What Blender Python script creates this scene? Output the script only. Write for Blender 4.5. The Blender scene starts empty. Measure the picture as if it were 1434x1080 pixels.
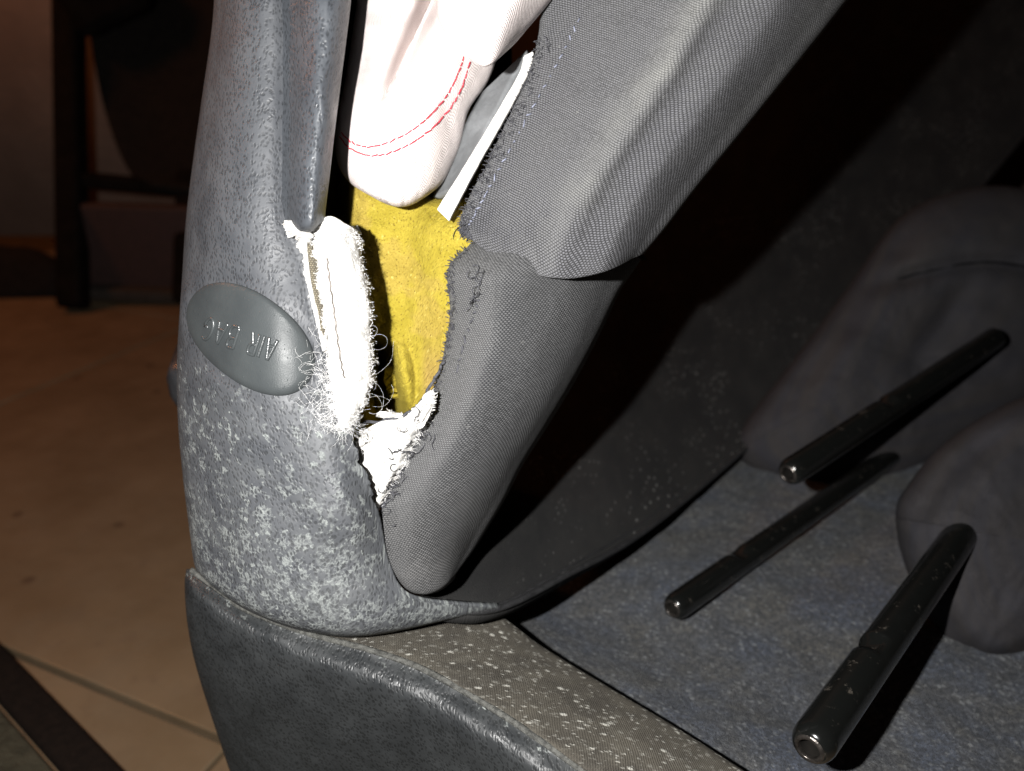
import bpy, math, random
import numpy as np
from mathutils import Matrix, Vector
R = math.radians
rng = np.random.default_rng(7); random.seed(7)
scene = bpy.context.scene
col = scene.collection

# ------------------------------------------------------------------ camera, world, light, exposure
FPX = 1104.0                       # focal length in photograph pixels (1434 x 1080)
CAM = np.array([0.0, 0.0, 0.42])
PITCH = R(24)
cd = bpy.data.cameras.new('camera'); cam = bpy.data.objects.new('camera', cd); col.objects.link(cam)
cam.location = CAM; cam.rotation_euler = (R(90) - PITCH, 0, 0)
cd.sensor_fit = 'HORIZONTAL'; cd.sensor_width = 36.0; cd.lens = 36.0 * FPX / 1434.0
cd.clip_start = 0.01; cd.clip_end = 50
cd.dof.use_dof = True; cd.dof.focus_distance = 0.272; cd.dof.aperture_fstop = cd.lens / 3.4
scene.camera = cam
RC = np.array(Matrix.Rotation(R(90) - PITCH, 3, 'X'))

w = bpy.data.worlds.new('World'); scene.world = w; w.use_nodes = True
bg = w.node_tree.nodes['Background']; bg.inputs[0].default_value = (1.0, 0.62, 0.45, 1); bg.inputs[1].default_value = 0.0012

def lamp(name, loc, energy, color, radius):
    l = bpy.data.lights.new(name, 'POINT'); l.energy = energy; l.color = color; l.shadow_soft_size = radius
    o = bpy.data.objects.new(name, l); col.objects.link(o); o.location = loc
    return o
fl = CAM + RC @ np.array([-0.058, 0.018, 0.002])
lamp('phone_flash', fl, 14.0, (1.0, 0.985, 0.96), 0.0035)          # the phone's own LED beside the lens
lamp('room_lamp', (-1.40, 0.95, 1.25), 17.0, (1.0, 0.34, 0.11), 0.12)  # dim warm bulb of the room
scene.view_settings.view_transform = 'Standard'; scene.view_settings.look = 'None'
scene.view_settings.exposure = 0.0; scene.view_settings.gamma = 1.0; scene.view_settings.use_curve_mapping = False
scene.cycles.max_bounces = 6
scene.cycles.use_denoising = True

# ------------------------------------------------------------------ helpers
def P(px, py, d):
    px = np.asarray(px, float); py = np.asarray(py, float); d = np.asarray(d, float)
    c = np.stack([(px - 717) / FPX * d, -(py - 540) / FPX * d, -d], -1)
    return c @ RC.T + CAM

def on_z(px, py, z):               # the point of a horizontal plane seen at that place
    r = RC @ np.array([(px - 717) / FPX, -(py - 540) / FPX, -1.0])
    return CAM + r * ((z - CAM[2]) / r[2])

_tab = rng.random((256, 256))
def vnoise(x, y):
    x = np.asarray(x, float); y = np.asarray(y, float)
    xi = np.floor(x).astype(int); yi = np.floor(y).astype(int); fx = x - xi; fy = y - yi
    fx = fx * fx * (3 - 2 * fx); fy = fy * fy * (3 - 2 * fy)
    g = lambda a, b: _tab[a % 256, b % 256]
    return (g(xi, yi) * (1 - fx) + g(xi + 1, yi) * fx) * (1 - fy) + (g(xi, yi + 1) * (1 - fx) + g(xi + 1, yi + 1) * fx) * fy - 0.5
def fbm(x, y, o=4):
    s = 0; a = 1.0
    for k in range(o):
        s = s + a * vnoise(x * 2 ** k + 17 * k, y * 2 ** k + 31 * k); a *= 0.55
    return s
def sst(a, b, x):
    t = np.clip((x - a) / (b - a), 0, 1); return t * t * (3 - 2 * t)

def cr(c, m):                      # Catmull-Rom through control points along axis 0
    c = np.asarray(c, float); n = len(c)
    e = np.concatenate([[2 * c[0] - c[1]], c, [2 * c[-1] - c[-2]]])
    t = np.linspace(0, n - 1, m); i = np.minimum(t.astype(int), n - 2); f = t - i
    f = f.reshape((-1,) + (1,) * (c.ndim - 1))
    p0, p1, p2, p3 = e[i], e[i + 1], e[i + 2], e[i + 3]
    return 0.5 * (2 * p1 + (p2 - p0) * f + (2 * p0 - 5 * p1 + 4 * p2 - p3) * f * f + (3 * p1 - p0 - 3 * p2 + p3) * f ** 3)

def loft(rows, nu, nv):
    rows = [cr(r, nu) for r in rows]
    return cr(np.array(rows), nv)   # (nv, nu, 3)

def link(name, me, mat, parent=None, smooth=True):
    o = bpy.data.objects.new(name, me); col.objects.link(o)
    if mat: me.materials.append(mat)
    if smooth: me.polygons.foreach_set('use_smooth', [True] * len(me.polygons))
    if parent is not None: o.parent = parent
    return o

def mesh_from(name, verts, faces):
    me = bpy.data.meshes.new(name); me.from_pydata([tuple(v) for v in verts], [], [tuple(f) for f in faces]); me.update()
    return me

def grid_obj(name, g, mat, parent=None, thick=0.0, attr=None, uvscale=None, close=False, flip=False):
    """a lofted sheet of measured points (column, line, distance) made into a mesh with metric UVs and a thickness"""
    w3 = P(g[..., 0], g[..., 1], g[..., 2])
    return sheet(name, w3, mat, parent, thick, attr, close, flip)

def sheet(name, w3, mat, parent=None, thick=0.0, attr=None, close=False, flip=False):
    nv, nu = w3.shape[:2]
    idx = np.arange(nv * nu).reshape(nv, nu)
    a, b, c, d = idx[:-1, :-1], idx[:-1, 1:], idx[1:, 1:], idx[1:, :-1]
    F = np.stack([a, d, c, b], -1).reshape(-1, 4)
    if close:
        F = np.concatenate([F, np.stack([idx[:-1, -1], idx[1:, -1], idx[1:, 0], idx[:-1, 0]], -1)])
    if flip: F = F[:, ::-1]
    me = mesh_from(name, w3.reshape(-1, 3), F)
    du = np.linalg.norm(np.diff(w3, axis=1), axis=2).cumsum(1); du = np.concatenate([np.zeros((nv, 1)), du], 1)
    dv = np.linalg.norm(np.diff(w3, axis=0), axis=2).cumsum(0); dv = np.concatenate([np.zeros((1, nu)), dv], 0)
    du = du - du[:, nu // 2:nu // 2 + 1]                      # measure from the middle column
    dv = np.repeat(dv.mean(1, keepdims=True), nu, 1) * 0.5 + dv * 0.5
    uv = np.stack([du, dv], -1).reshape(-1, 2)
    ul = me.uv_layers.new(name='UVMap')
    li = np.empty(len(me.loops), int); me.loops.foreach_get('vertex_index', li)
    ul.data.foreach_set('uv', uv[li].reshape(-1))
    for k, v in (attr or {}).items():
        at = me.attributes.new(k, 'FLOAT', 'POINT'); at.data.foreach_set('value', np.asarray(v, float).reshape(-1))
    o = link(name, me, mat, parent)
    if thick:
        m = o.modifiers.new('thickness', 'SOLIDIFY'); m.thickness = abs(thick); m.offset = -1 if thick > 0 else 1
    return o

def tubes(name, lines, rad, mat, parent=None, sides=5, taper=False):
    """many round strands as one mesh; lines = list of (n,3) world polylines"""
    V = []; F = []; base = 0
    for q, L in enumerate(lines):
        L = np.asarray(L, float); n = len(L); r = rad[q] if hasattr(rad, '__len__') else rad
        T = np.gradient(L, axis=0); T /= np.linalg.norm(T, axis=1, keepdims=True) + 1e-12
        ref = np.array([0.31, 0.52, 0.79]); A = np.cross(T, ref); A /= np.linalg.norm(A, axis=1, keepdims=True) + 1e-12
        B = np.cross(T, A)
        th = np.arange(sides) * 2 * math.pi / sides
        rr = (np.full(n, r) if not taper else r * np.linspace(1, 0.35, n))
        ring = L[:, None] + rr[:, None, None] * (np.cos(th)[None, :, None] * A[:, None] + np.sin(th)[None, :, None] * B[:, None])
        V.append(ring.reshape(-1, 3))
        for i in range(n - 1):
            for s in range(sides):
                s2 = (s + 1) % sides
                F.append((base + i * sides + s, base + i * sides + s2, base + (i + 1) * sides + s2, base + (i + 1) * sides + s))
        F.append(tuple(base + s for s in range(sides))[::-1]); F.append(tuple(base + (n - 1) * sides + s for s in range(sides)))
        base += n * sides
    me = mesh_from(name, np.concatenate(V), F)
    return link(name, me, mat, parent)

def empty(name, loc, label, cat, group=None):
    o = bpy.data.objects.new(name, None); col.objects.link(o); o.location = loc
    o.empty_display_size = 0.02
    tag(o, label, cat, group)
    return o
def tag(o, label=None, cat=None, group=None, kind=None):
    for k, v in (('label', label), ('category', cat), ('group', group), ('kind', kind)):
        if v: o[k] = v
    return o
def adopt(parent):                 # parts are modelled in world space: keep them there under their thing
    M = Matrix.Translation(parent.location).inverted()
    for c in parent.children:
        if not c.get('_local'): c.matrix_parent_inverse = M

def depth_at(g, px, py):           # distance of a lofted sheet at a place
    k = np.argmin((g[..., 0] - px) ** 2 + (g[..., 1] - py) ** 2 + 1e4 * (g[..., 2] - g[..., 2].min()) ** 2)
    return g.reshape(-1, 3)[k, 2]

# ------------------------------------------------------------------ materials
def newmat(name):
    m = bpy.data.materials.new(name); m.use_nodes = True
    nt = m.node_tree; b = nt.nodes['Principled BSDF']
    return m, nt, b
def nd(nt, t, props=None, **ins):
    n = nt.nodes.new(t)
    for k, v in (props or {}).items(): setattr(n, k, v)
    for k, v in ins.items():
        key = int(k[1:]) if k[0] == '_' and k[1:].isdigit() else k.replace('_', ' ')
        s = n.inputs[key]
        if isinstance(v, bpy.types.NodeSocket): nt.links.new(v, s)
        else: s.default_value = v
    return n
def mth(nt, op, a, b=None, c=None, clamp=False):
    n = nt.nodes.new('ShaderNodeMath'); n.operation = op; n.use_clamp = clamp
    for i, v in enumerate((a, b, c)):
        if v is None: continue
        if isinstance(v, bpy.types.NodeSocket): nt.links.new(v, n.inputs[i])
        else: n.inputs[i].default_value = v
    return n.outputs[0]
def rmp(nt, fac, a, b, lo=0.0, hi=1.0):
    n = nd(nt, 'ShaderNodeMapRange', {'interpolation_type': 'SMOOTHSTEP'}, Value=fac)
    n.inputs['From Min'].default_value = a; n.inputs['From Max'].default_value = b
    n.inputs['To Min'].default_value = lo; n.inputs['To Max'].default_value = hi
    return n.outputs[0]
def mixc(nt, fac, a, b, mode='MIX'):
    n = nt.nodes.new('ShaderNodeMix'); n.data_type = 'RGBA'; n.blend_type = mode
    for s, v in ((n.inputs[0], fac), (n.inputs[6], a), (n.inputs[7], b)):
        if isinstance(v, bpy.types.NodeSocket): nt.links.new(v, s)
        else: s.default_value = v if not isinstance(v, tuple) else (v + (1,))[:4]
    return n.outputs[2]
def uvn(nt): return nt.nodes.new('ShaderNodeUVMap').outputs[0]
def noise(nt, vec, scale, detail=3, rough=0.55, dist=0.0):
    return nd(nt, 'ShaderNodeTexNoise', None, Vector=vec, Scale=scale, Detail=detail, Roughness=rough, Distortion=dist).outputs[0]
def voro(nt, vec, scale, feature='F1', out=0, rnd=1.0):
    return nd(nt, 'ShaderNodeTexVoronoi', {'feature': feature}, Vector=vec, Scale=scale, Randomness=rnd).outputs[out]
def bump(nt, h, dist, strength=1.0, normal=None):
    n = nd(nt, 'ShaderNodeBump', None, Height=h, Distance=dist, Strength=strength)
    if normal is not None: nt.links.new(normal, n.inputs['Normal'])
    return n.outputs[0]
def L(nt, a, b): nt.links.new(a, b)
def attr(nt, name):
    n = nt.nodes.new('ShaderNodeAttribute'); n.attribute_name = name; return n.outputs['Fac']
def objc(nt): return nt.nodes.new('ShaderNodeTexCoord').outputs['Object']

def leather(name, c0, c1, scale=620, mold=False, rough=(0.50, 0.68), relief=0.00013):
    m, nt, b = newmat(name); uv = uvn(nt)
    wob = nd(nt, 'ShaderNodeTexNoise', None, Vector=uv, Scale=260.0, Detail=2.0)
    v = nd(nt, 'ShaderNodeVectorMath', {'operation': 'MULTIPLY_ADD'}, _0=wob.outputs['Color'], _1=(0.0024, 0.0024, 0), _2=uv).outputs[0]
    v = nd(nt, 'ShaderNodeVectorMath', {'operation': 'MULTIPLY'}, _0=v, _1=(1.15, 0.8, 1)).outputs[0]
    d = voro(nt, v, scale, 'F1', 0, 0.8)                           # pores
    e = rmp(nt, d, 0.16, 0.62)                                     # 0 in a pore, 1 on the ridges between
    fine = noise(nt, uv, 3200, 2)
    h = mth(nt, 'ADD', e, mth(nt, 'ADD', mth(nt, 'MULTIPLY', fine, 0.3), mth(nt, 'MULTIPLY', noise(nt, uv, 420, 3), 0.25)))
    big = noise(nt, uv, 45, 4)
    base = mixc(nt, rmp(nt, big, 0.3, 0.7), c0, c1)
    base = mixc(nt, mth(nt, 'SUBTRACT', 0.6, mth(nt, 'MULTIPLY', e, 0.6)), base, tuple(x * 0.25 for x in c0))
    b.inputs['Roughness'].default_value = 0.5
    rg = rmp(nt, noise(nt, uv, 90, 4), 0.3, 0.7, rough[0], rough[1])
    if mold:
        den = attr(nt, 'mold')
        n1 = noise(nt, uv, 215, 4, 0.66)
        n1b = noise(nt, uv, 95, 2, 0.5)
        nn = mth(nt, 'ADD', mth(nt, 'MULTIPLY', n1, 0.72), mth(nt, 'MULTIPLY', n1b, 0.28))
        th = mth(nt, 'SUBTRACT', 0.69, mth(nt, 'MULTIPLY', den, 0.185))
        mk = rmp(nt, mth(nt, 'SUBTRACT', nn, th), -0.012, 0.03)
        mk = mth(nt, 'MULTIPLY', mk, rmp(nt, e, 0.3, 0.95, 0.05, 1.0))
        mk = mth(nt, 'MULTIPLY', mk, rmp(nt, noise(nt, uv, 1100, 2), 0.36, 0.58, 0.15, 1.0))
        mk = mth(nt, 'MULTIPLY', mk, rmp(nt, den, 0.01, 0.10))
        wv = nd(nt, 'ShaderNodeTexNoise', None, Vector=uv, Scale=420.0, Detail=3.0).outputs['Color']
        sv = nd(nt, 'ShaderNodeVectorMath', {'operation': 'MULTIPLY_ADD'}, _0=wv, _1=(.0060, .0060, 0), _2=uv).outputs[0]
        for scl, amt in ((250.0, 0.40), (430.0, 0.40)):
            vs = nd(nt, 'ShaderNodeTexVoronoi', None, Vector=sv, Scale=scl); rs = nd(nt, 'ShaderNodeSeparateColor', None, Color=vs.outputs['Color'])
            on = mth(nt, 'LESS_THAN', rs.outputs[0], mth(nt, 'MULTIPLY', den, amt))
            ed_ = rmp(nt, mth(nt, 'SUBTRACT', vs.outputs['Distance'], mth(nt, 'MULTIPLY', rs.outputs[1], .24)), .14, .36, 1.0, 0.0)
            sp_ = mth(nt, 'MULTIPLY', mth(nt, 'MULTIPLY', on, ed_), rmp(nt, rs.outputs[2], 0, 1, .45, 1.0))
            sp_ = mth(nt, 'MULTIPLY', sp_, rmp(nt, e, 0.25, 0.9, 0.12, 1.0))
            mk = mth(nt, 'MAXIMUM', mth(nt, 'MULTIPLY', mk, .85), sp_)
        mk = mth(nt, 'MULTIPLY', mk, rmp(nt, noise(nt, uv, 1500, 3, .7), .34, .60, .25, 1.0))
        film = mth(nt, 'MULTIPLY', den, rmp(nt, noise(nt, uv, 60, 5), 0.3, 0.75, 0.0, 0.22))
        base = mixc(nt, film, base, (0.13, 0.135, 0.13))
        base = mixc(nt, mth(nt, 'MULTIPLY', mk, 0.85), base, (0.21, 0.225, 0.215))
        rg = mth(nt, 'ADD', rg, mth(nt, 'MULTIPLY', mk, 0.4), clamp=True)
        h = mth(nt, 'ADD', h, mth(nt, 'MULTIPLY', mk, 0.3))
    L(nt, base, b.inputs['Base Color']); L(nt, rg, b.inputs['Roughness'])
    L(nt, bump(nt, h, relief), b.inputs['Normal'])
    b.inputs['Specular IOR Level'].default_value = 0.45
    return m

def weave(name, thread, gap, period=0.00185, dust_and_pale=None, spots=0.0, relief=0.0005, rot=0.0, lint=0.5):
    m, nt, b = newmat(name); uv0 = uvn(nt)
    wob = nd(nt, 'ShaderNodeTexNoise', None, Vector=uv0, Scale=35.0, Detail=2.0)
    uv = nd(nt, 'ShaderNodeVectorMath', {'operation': 'MULTIPLY_ADD'}, _0=wob.outputs['Color'], _1=(0.002, 0.002, 0), _2=uv0).outputs[0]
    mp = nd(nt, 'ShaderNodeMapping', None, Vector=uv); mp.inputs['Rotation'].default_value = (0, 0, rot)
    s = nd(nt, 'ShaderNodeSeparateXYZ', None, Vector=mp.outputs[0])
    V = mth(nt, 'DIVIDE', s.outputs[1], period * 0.62); row = mth(nt, 'FLOOR', V)
    U = mth(nt, 'ADD', mth(nt, 'DIVIDE', s.outputs[0], period), mth(nt, 'MULTIPLY', row, 0.5))
    fx = mth(nt, 'SUBTRACT', mth(nt, 'FRACT', U), 0.5); fy = mth(nt, 'SUBTRACT', mth(nt, 'FRACT', V), 0.5)
    h = mth(nt, 'MULTIPLY', mth(nt, 'COSINE', mth(nt, 'MULTIPLY', fx, math.pi)), mth(nt, 'COSINE', mth(nt, 'MULTIPLY', fy, math.pi)))
    cell = nd(nt, 'ShaderNodeCombineXYZ', None, X=mth(nt, 'FLOOR', U), Y=row)
    rnd = nd(nt, 'ShaderNodeTexWhiteNoise', {'noise_dimensions': '2D'}, Vector=cell.outputs[0]).outputs[0]
    fine = noise(nt, uv, 3800, 2)
    hh = mth(nt, 'ADD', mth(nt, 'MULTIPLY', h, rmp(nt, rnd, 0, 1, 0.75, 1.1)), mth(nt, 'MULTIPLY', fine, 0.35))
    tc = mixc(nt, rmp(nt, rnd, 0, 1, 0.0, 0.5), thread, tuple(x * 0.55 for x in thread))
    base = mixc(nt, rmp(nt, h, 0.15, 0.85), gap, tc)
    if dust_and_pale:
        f = mth(nt, 'MULTIPLY', attr(nt, 'dust_and_pale'), rmp(nt, noise(nt, uv0, 30, 5, 0.65), 0.3, 0.75, 0.3, 1.0))
        base = mixc(nt, mth(nt, 'MULTIPLY', f, rmp(nt, h, 0.2, 0.8, 0.25, 1.0)), base, dust_and_pale)
    # lint and pale specks caught in the cloth
    sp = voro(nt, uv0, 210, 'F1'); sc = nd(nt, 'ShaderNodeTexVoronoi', None, Vector=uv0, Scale=210.0)
    lt = mth(nt, 'LESS_THAN', nd(nt, 'ShaderNodeSeparateColor', None, Color=sc.outputs['Color']).outputs[0], 0.06 + spots)
    dots = mth(nt, 'MULTIPLY', lt, rmp(nt, mth(nt, 'ADD', sp, mth(nt, 'MULTIPLY', noise(nt, uv0, 900, 2), 0.22)), 0.13, 0.27, 1.0, 0.0))
    base = mixc(nt, mth(nt, 'MULTIPLY', dots, lint), base, (0.2, 0.2, 0.19))
    L(nt, base, b.inputs['Base Color'])
    b.inputs['Roughness'].default_value = 0.72; b.inputs['Specular IOR Level'].default_value = 0.35
    b.inputs['Sheen Weight'].default_value = 0.12; b.inputs['Sheen Roughness'].default_value = 0.5
    L(nt, bump(nt, hh, relief), b.inputs['Normal'])
    return m

def plain(name, c, rough=0.5, spec=0.5, var=0.25, vscale=120, bmp=0.0, bscale=900, metal=0.0):
    m, nt, b = newmat(name); oc = objc(nt)
    n = noise(nt, oc, vscale, 5, 0.6)
    L(nt, mixc(nt, rmp(nt, n, 0.3, 0.7), tuple(x * (1 - var) for x in c), tuple(min(1, x * (1 + var)) for x in c)), b.inputs['Base Color'])
    L(nt, rmp(nt, noise(nt, oc, vscale * 1.7, 4), 0.3, 0.7, max(0, rough - 0.1), min(1, rough + 0.1)), b.inputs['Roughness'])
    b.inputs['Specular IOR Level'].default_value = spec; b.inputs['Metallic'].default_value = metal
    if bmp: L(nt, bump(nt, noise(nt, oc, bscale, 3), bmp), b.inputs['Normal'])
    return m

M = {}
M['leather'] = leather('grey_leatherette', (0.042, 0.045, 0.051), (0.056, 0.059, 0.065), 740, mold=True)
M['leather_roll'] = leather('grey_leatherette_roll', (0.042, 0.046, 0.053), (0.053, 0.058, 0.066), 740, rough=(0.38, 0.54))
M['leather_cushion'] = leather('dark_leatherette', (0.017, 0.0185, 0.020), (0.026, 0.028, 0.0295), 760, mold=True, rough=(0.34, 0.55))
M['cloth_up'] = weave('bolster_cloth', (0.108, 0.108, 0.122), (0.008, 0.008, 0.010), 0.00130, dust_and_pale=(0.24, 0.24, 0.22), rot=R(-8))
M['cloth_low'] = weave('bolster_cloth_fine', (0.088, 0.088, 0.091), (0.005, 0.006, 0.008), 0.00128, dust_and_pale=(0.15, 0.145, 0.14), rot=R(14), spots=0.03)
def nap_cloth(name, c0, c1, speck, prob, scale):
    m, nt, b = newmat(name); uv = uvn(nt)
    c = mixc(nt, rmp(nt, noise(nt, uv, 22, 5, .65), .3, .7), c0, c1)
    v = nd(nt, 'ShaderNodeTexVoronoi', None, Vector=uv, Scale=scale); rs = nd(nt, 'ShaderNodeSeparateColor', None, Color=v.outputs['Color'])
    zone = rmp(nt, noise(nt, uv, 11, 3, .6), .42, .62)
    k = mth(nt, 'MULTIPLY', mth(nt, 'LESS_THAN', rs.outputs[0], prob), rmp(nt, v.outputs['Distance'], .10, .34, 1, 0))
    c = mixc(nt, mth(nt, 'MULTIPLY', mth(nt, 'MULTIPLY', k, zone), .9), c, speck)
    L(nt, c, b.inputs['Base Color']); b.inputs['Roughness'].default_value = .9; b.inputs['Specular IOR Level'].default_value = .12
    L(nt, bump(nt, noise(nt, uv, 1500, 3), .0004), b.inputs['Normal'])
    return m
M['centre'] = nap_cloth('centre_cloth', (0.016, 0.016, 0.0165), (0.023, 0.0225, 0.022), (0.13, 0.13, 0.125), .6, 210)

# ------------------------------------------------------------------ setting: floor, wall
def box_mesh(name, sx, sy, sz, bev=0.0):
    import bmesh
    bm = bmesh.new(); bmesh.ops.create_cube(bm, size=1.0)
    bmesh.ops.scale(bm, vec=(sx, sy, sz), verts=bm.verts)
    if bev: bmesh.ops.bevel(bm, geom=list(bm.edges), offset=bev, segments=2, affect='EDGES', profile=0.5)
    me = bpy.data.meshes.new(name); bm.to_mesh(me); bm.free(); return me

grout = plain('grout', (0.095, 0.068, 0.042), 0.9, 0.2, 0.3, 60)
m, nt, b = newmat('floor_tile_glaze'); oc = objc(nt)
inf = nt.nodes.new('ShaderNodeObjectInfo').outputs['Random']
off = nd(nt, 'ShaderNodeVectorMath', {'operation': 'ADD'}, _0=oc, _1=nd(nt, 'ShaderNodeCombineXYZ', None, X=mth(nt, 'MULTIPLY', inf, 9.0)).outputs[0]).outputs[0]
c = mixc(nt, rmp(nt, noise(nt, off, 9, 5, 0.6), 0.3, 0.7), (0.138, 0.096, 0.055), (0.178, 0.126, 0.075))
c = mixc(nt, rmp(nt, noise(nt, off, 40, 5, 0.7), 0.55, 0.75, 0, 0.5), c, (0.115, 0.078, 0.052))
sp = voro(nt, off, 16, 'F1'); c = mixc(nt, rmp(nt, mth(nt, 'ADD', sp, mth(nt, 'MULTIPLY', noise(nt, off, 60, 2), 0.1)), 0.1, 0.17, 0.75, 0), c, (0.07, 0.045, 0.028))
L(nt, c, b.inputs['Base Color']); L(nt, rmp(nt, noise(nt, off, 25, 4), 0.3, 0.7, 0.4, 0.65), b.inputs['Roughness'])
L(nt, bump(nt, noise(nt, off, 30, 3), 0.0008), b.inputs['Normal'])
M['tile'] = m

floor = link('floor', box_mesh('floor', 8, 8, 0.04), grout); floor.location = (0, 1.0, -0.026); tag(floor, kind='structure')
g0, g1, g2 = on_z(325, 1045, 0), on_z(165, 978, 0), on_z(292, 1080, 0)
ax = (g1 - g0)[:2]; ax /= np.linalg.norm(ax); ay = np.array([-ax[1], ax[0]])
if np.dot(ay, (g2 - g0)[:2]) > 0: ay = -ay
TS = 0.62; ang = math.atan2(ax[1], ax[0])
tile_me = box_mesh('floor_tile', TS - 0.003, TS - 0.005, 0.008, 0.0012)
tile_me.materials.append(M['tile'])
for i in range(-3, 4):
    for j in range(-3, 4):
        c2 = g0[:2] + ax * (i + 0.5) * TS + ay * (j + 0.5) * TS
        if not (-2.1 < c2[0] < 0.6 and -0.3 < c2[1] < 1.7): continue
        t = bpy.data.objects.new('floor_tile', tile_me); col.objects.link(t)
        t.parent = floor; t.matrix_parent_inverse = Matrix.Translation(floor.location).inverted()
        t.location = (c2[0], c2[1], -0.002 + 0.0006 * random.random()); t.rotation_euler = (0, 0, ang)
wall_m = plain('wall_paint', (0.34, 0.25, 0.20), 0.85, 0.2, 0.12, 7, 0.001, 60)
wall = link('wall', box_mesh('wall', 8, 0.1, 2.6), wall_m); wall.location = (0, 1.86, 1.294); tag(wall, kind='structure')

# ------------------------------------------------------------------ carpet board the head restraints lie on
CZ = 0.15
n = 150
X, Y = np.meshgrid(np.linspace(-0.05, 1.05, n), np.linspace(1.15, 0.20, n))
Z = CZ + 0.004 * fbm(X * 14, Y * 14) + 0.003 * fbm(X * 40 + 5, Y * 40)
wf = np.array([P(*q) for q in ((692, 857, .336), (760, 906, .324), (860, 967, .307), (960, 1027, .291), (1070, 1098, .275), (1200, 1190, .255))])
wf = cr(wf, 60); dm = np.min(np.hypot(X[..., None] - wf[:, 0], Y[..., None] - wf[:, 1]), -1)
Z = Z + 0.020 * np.exp(-(dm / .05) ** 2)                        # the carpet is shoved up against the cushion
edge = np.minimum(np.minimum(X + 0.05, 1.05 - X), np.minimum(Y - 0.2, 1.15 - Y))
Z = Z - 0.02 * (1 - sst(0, 0.025, edge)) ** 2
m, nt, b = newmat('worn_carpet'); oc = objc(nt)
pile = noise(nt, oc, 1100, 3, 0.75); big = noise(nt, oc, 24, 5, 0.65); mid = noise(nt, oc, 95, 4, 0.65); tuft = noise(nt, oc, 420, 3, 0.7)
c = mixc(nt, rmp(nt, big, 0.35, 0.65), (0.084, 0.100, 0.138), (0.122, 0.116, 0.102))
c = mixc(nt, rmp(nt, mid, 0.45, 0.72, 0, 0.65), c, (0.040, 0.044, 0.052))
c = mixc(nt, rmp(nt, tuft, 0.38, 0.62, 0.75, 0.0), c, (0.020, 0.022, 0.027))
c = mixc(nt, rmp(nt, pile, 0.35, 0.65, 0.6, 0.0), c, (0.022, 0.024, 0.028))
def flecks(scale, prob, amt):
    wv = nd(nt, 'ShaderNodeTexNoise', None, Vector=oc, Scale=500.0, Detail=2.0).outputs['Color']
    pv = nd(nt, 'ShaderNodeVectorMath', {'operation': 'MULTIPLY_ADD'}, _0=wv, _1=(.003, .003, .003), _2=oc).outputs[0]
    v = nd(nt, 'ShaderNodeTexVoronoi', None, Vector=pv, Scale=scale); rs = nd(nt, 'ShaderNodeSeparateColor', None, Color=v.outputs['Color'])
    return mth(nt, 'MULTIPLY', mth(nt, 'MULTIPLY', mth(nt, 'LESS_THAN', rs.outputs[0], prob), mth(nt, 'MULTIPLY', rs.outputs[1], amt)), rmp(nt, v.outputs['Distance'], .12, .5, 1, 0))
c = mixc(nt, flecks(330, .40, .6), c, (0.25, 0.26, 0.265)); c = mixc(nt, flecks(560, .40, .6), c, (0.24, 0.245, 0.25))
L(nt, c, b.inputs['Base Color']); b.inputs['Roughness'].default_value = 0.95; b.inputs['Specular IOR Level'].default_value = 0.1
b.inputs['Sheen Weight'].default_value = 0.1
L(nt, bump(nt, mth(nt, 'ADD', pile, mth(nt, 'MULTIPLY', mid, 1.2)), 0.0016), b.inputs['Normal'])
M['carpet'] = m
board = empty('carpet_board', (0.53, 0.7, 0), 'worn blue-grey carpeted board that the two head restraints lie on', 'carpet board')
o = sheet('carpet', np.stack([X, Y, Z], -1), M['carpet'], board, 0.006, flip=False)
bx = link('board_core', box_mesh('board_core', 1.08, 0.945, 0.12, 0.006), plain('board_fibre', (0.05, 0.048, 0.045), 0.9, 0.2), board)
bx.location = (0.5025, 0.675, 0.062)
adopt(board)
# a broken straw and crumbs on the carpet
straw = tubes('straw', [P([985, 1000, 1014], [1002, 1008, 1014], [0.352, 0.349, 0.347]) + np.array([[0, 0, .003]])], 0.0008, plain('dry_straw', (0.42, 0.36, 0.25), 0.7))
tag(straw, 'short pale straw bit lying on the blue-grey carpet', 'straw')

# ------------------------------------------------------------------ car seat back
SB = P(420, 870, 0.33)
seat = empty('car_seat_back', SB, 'torn grey car seat back standing upside down with yellow foam showing', 'car seat')

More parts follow.
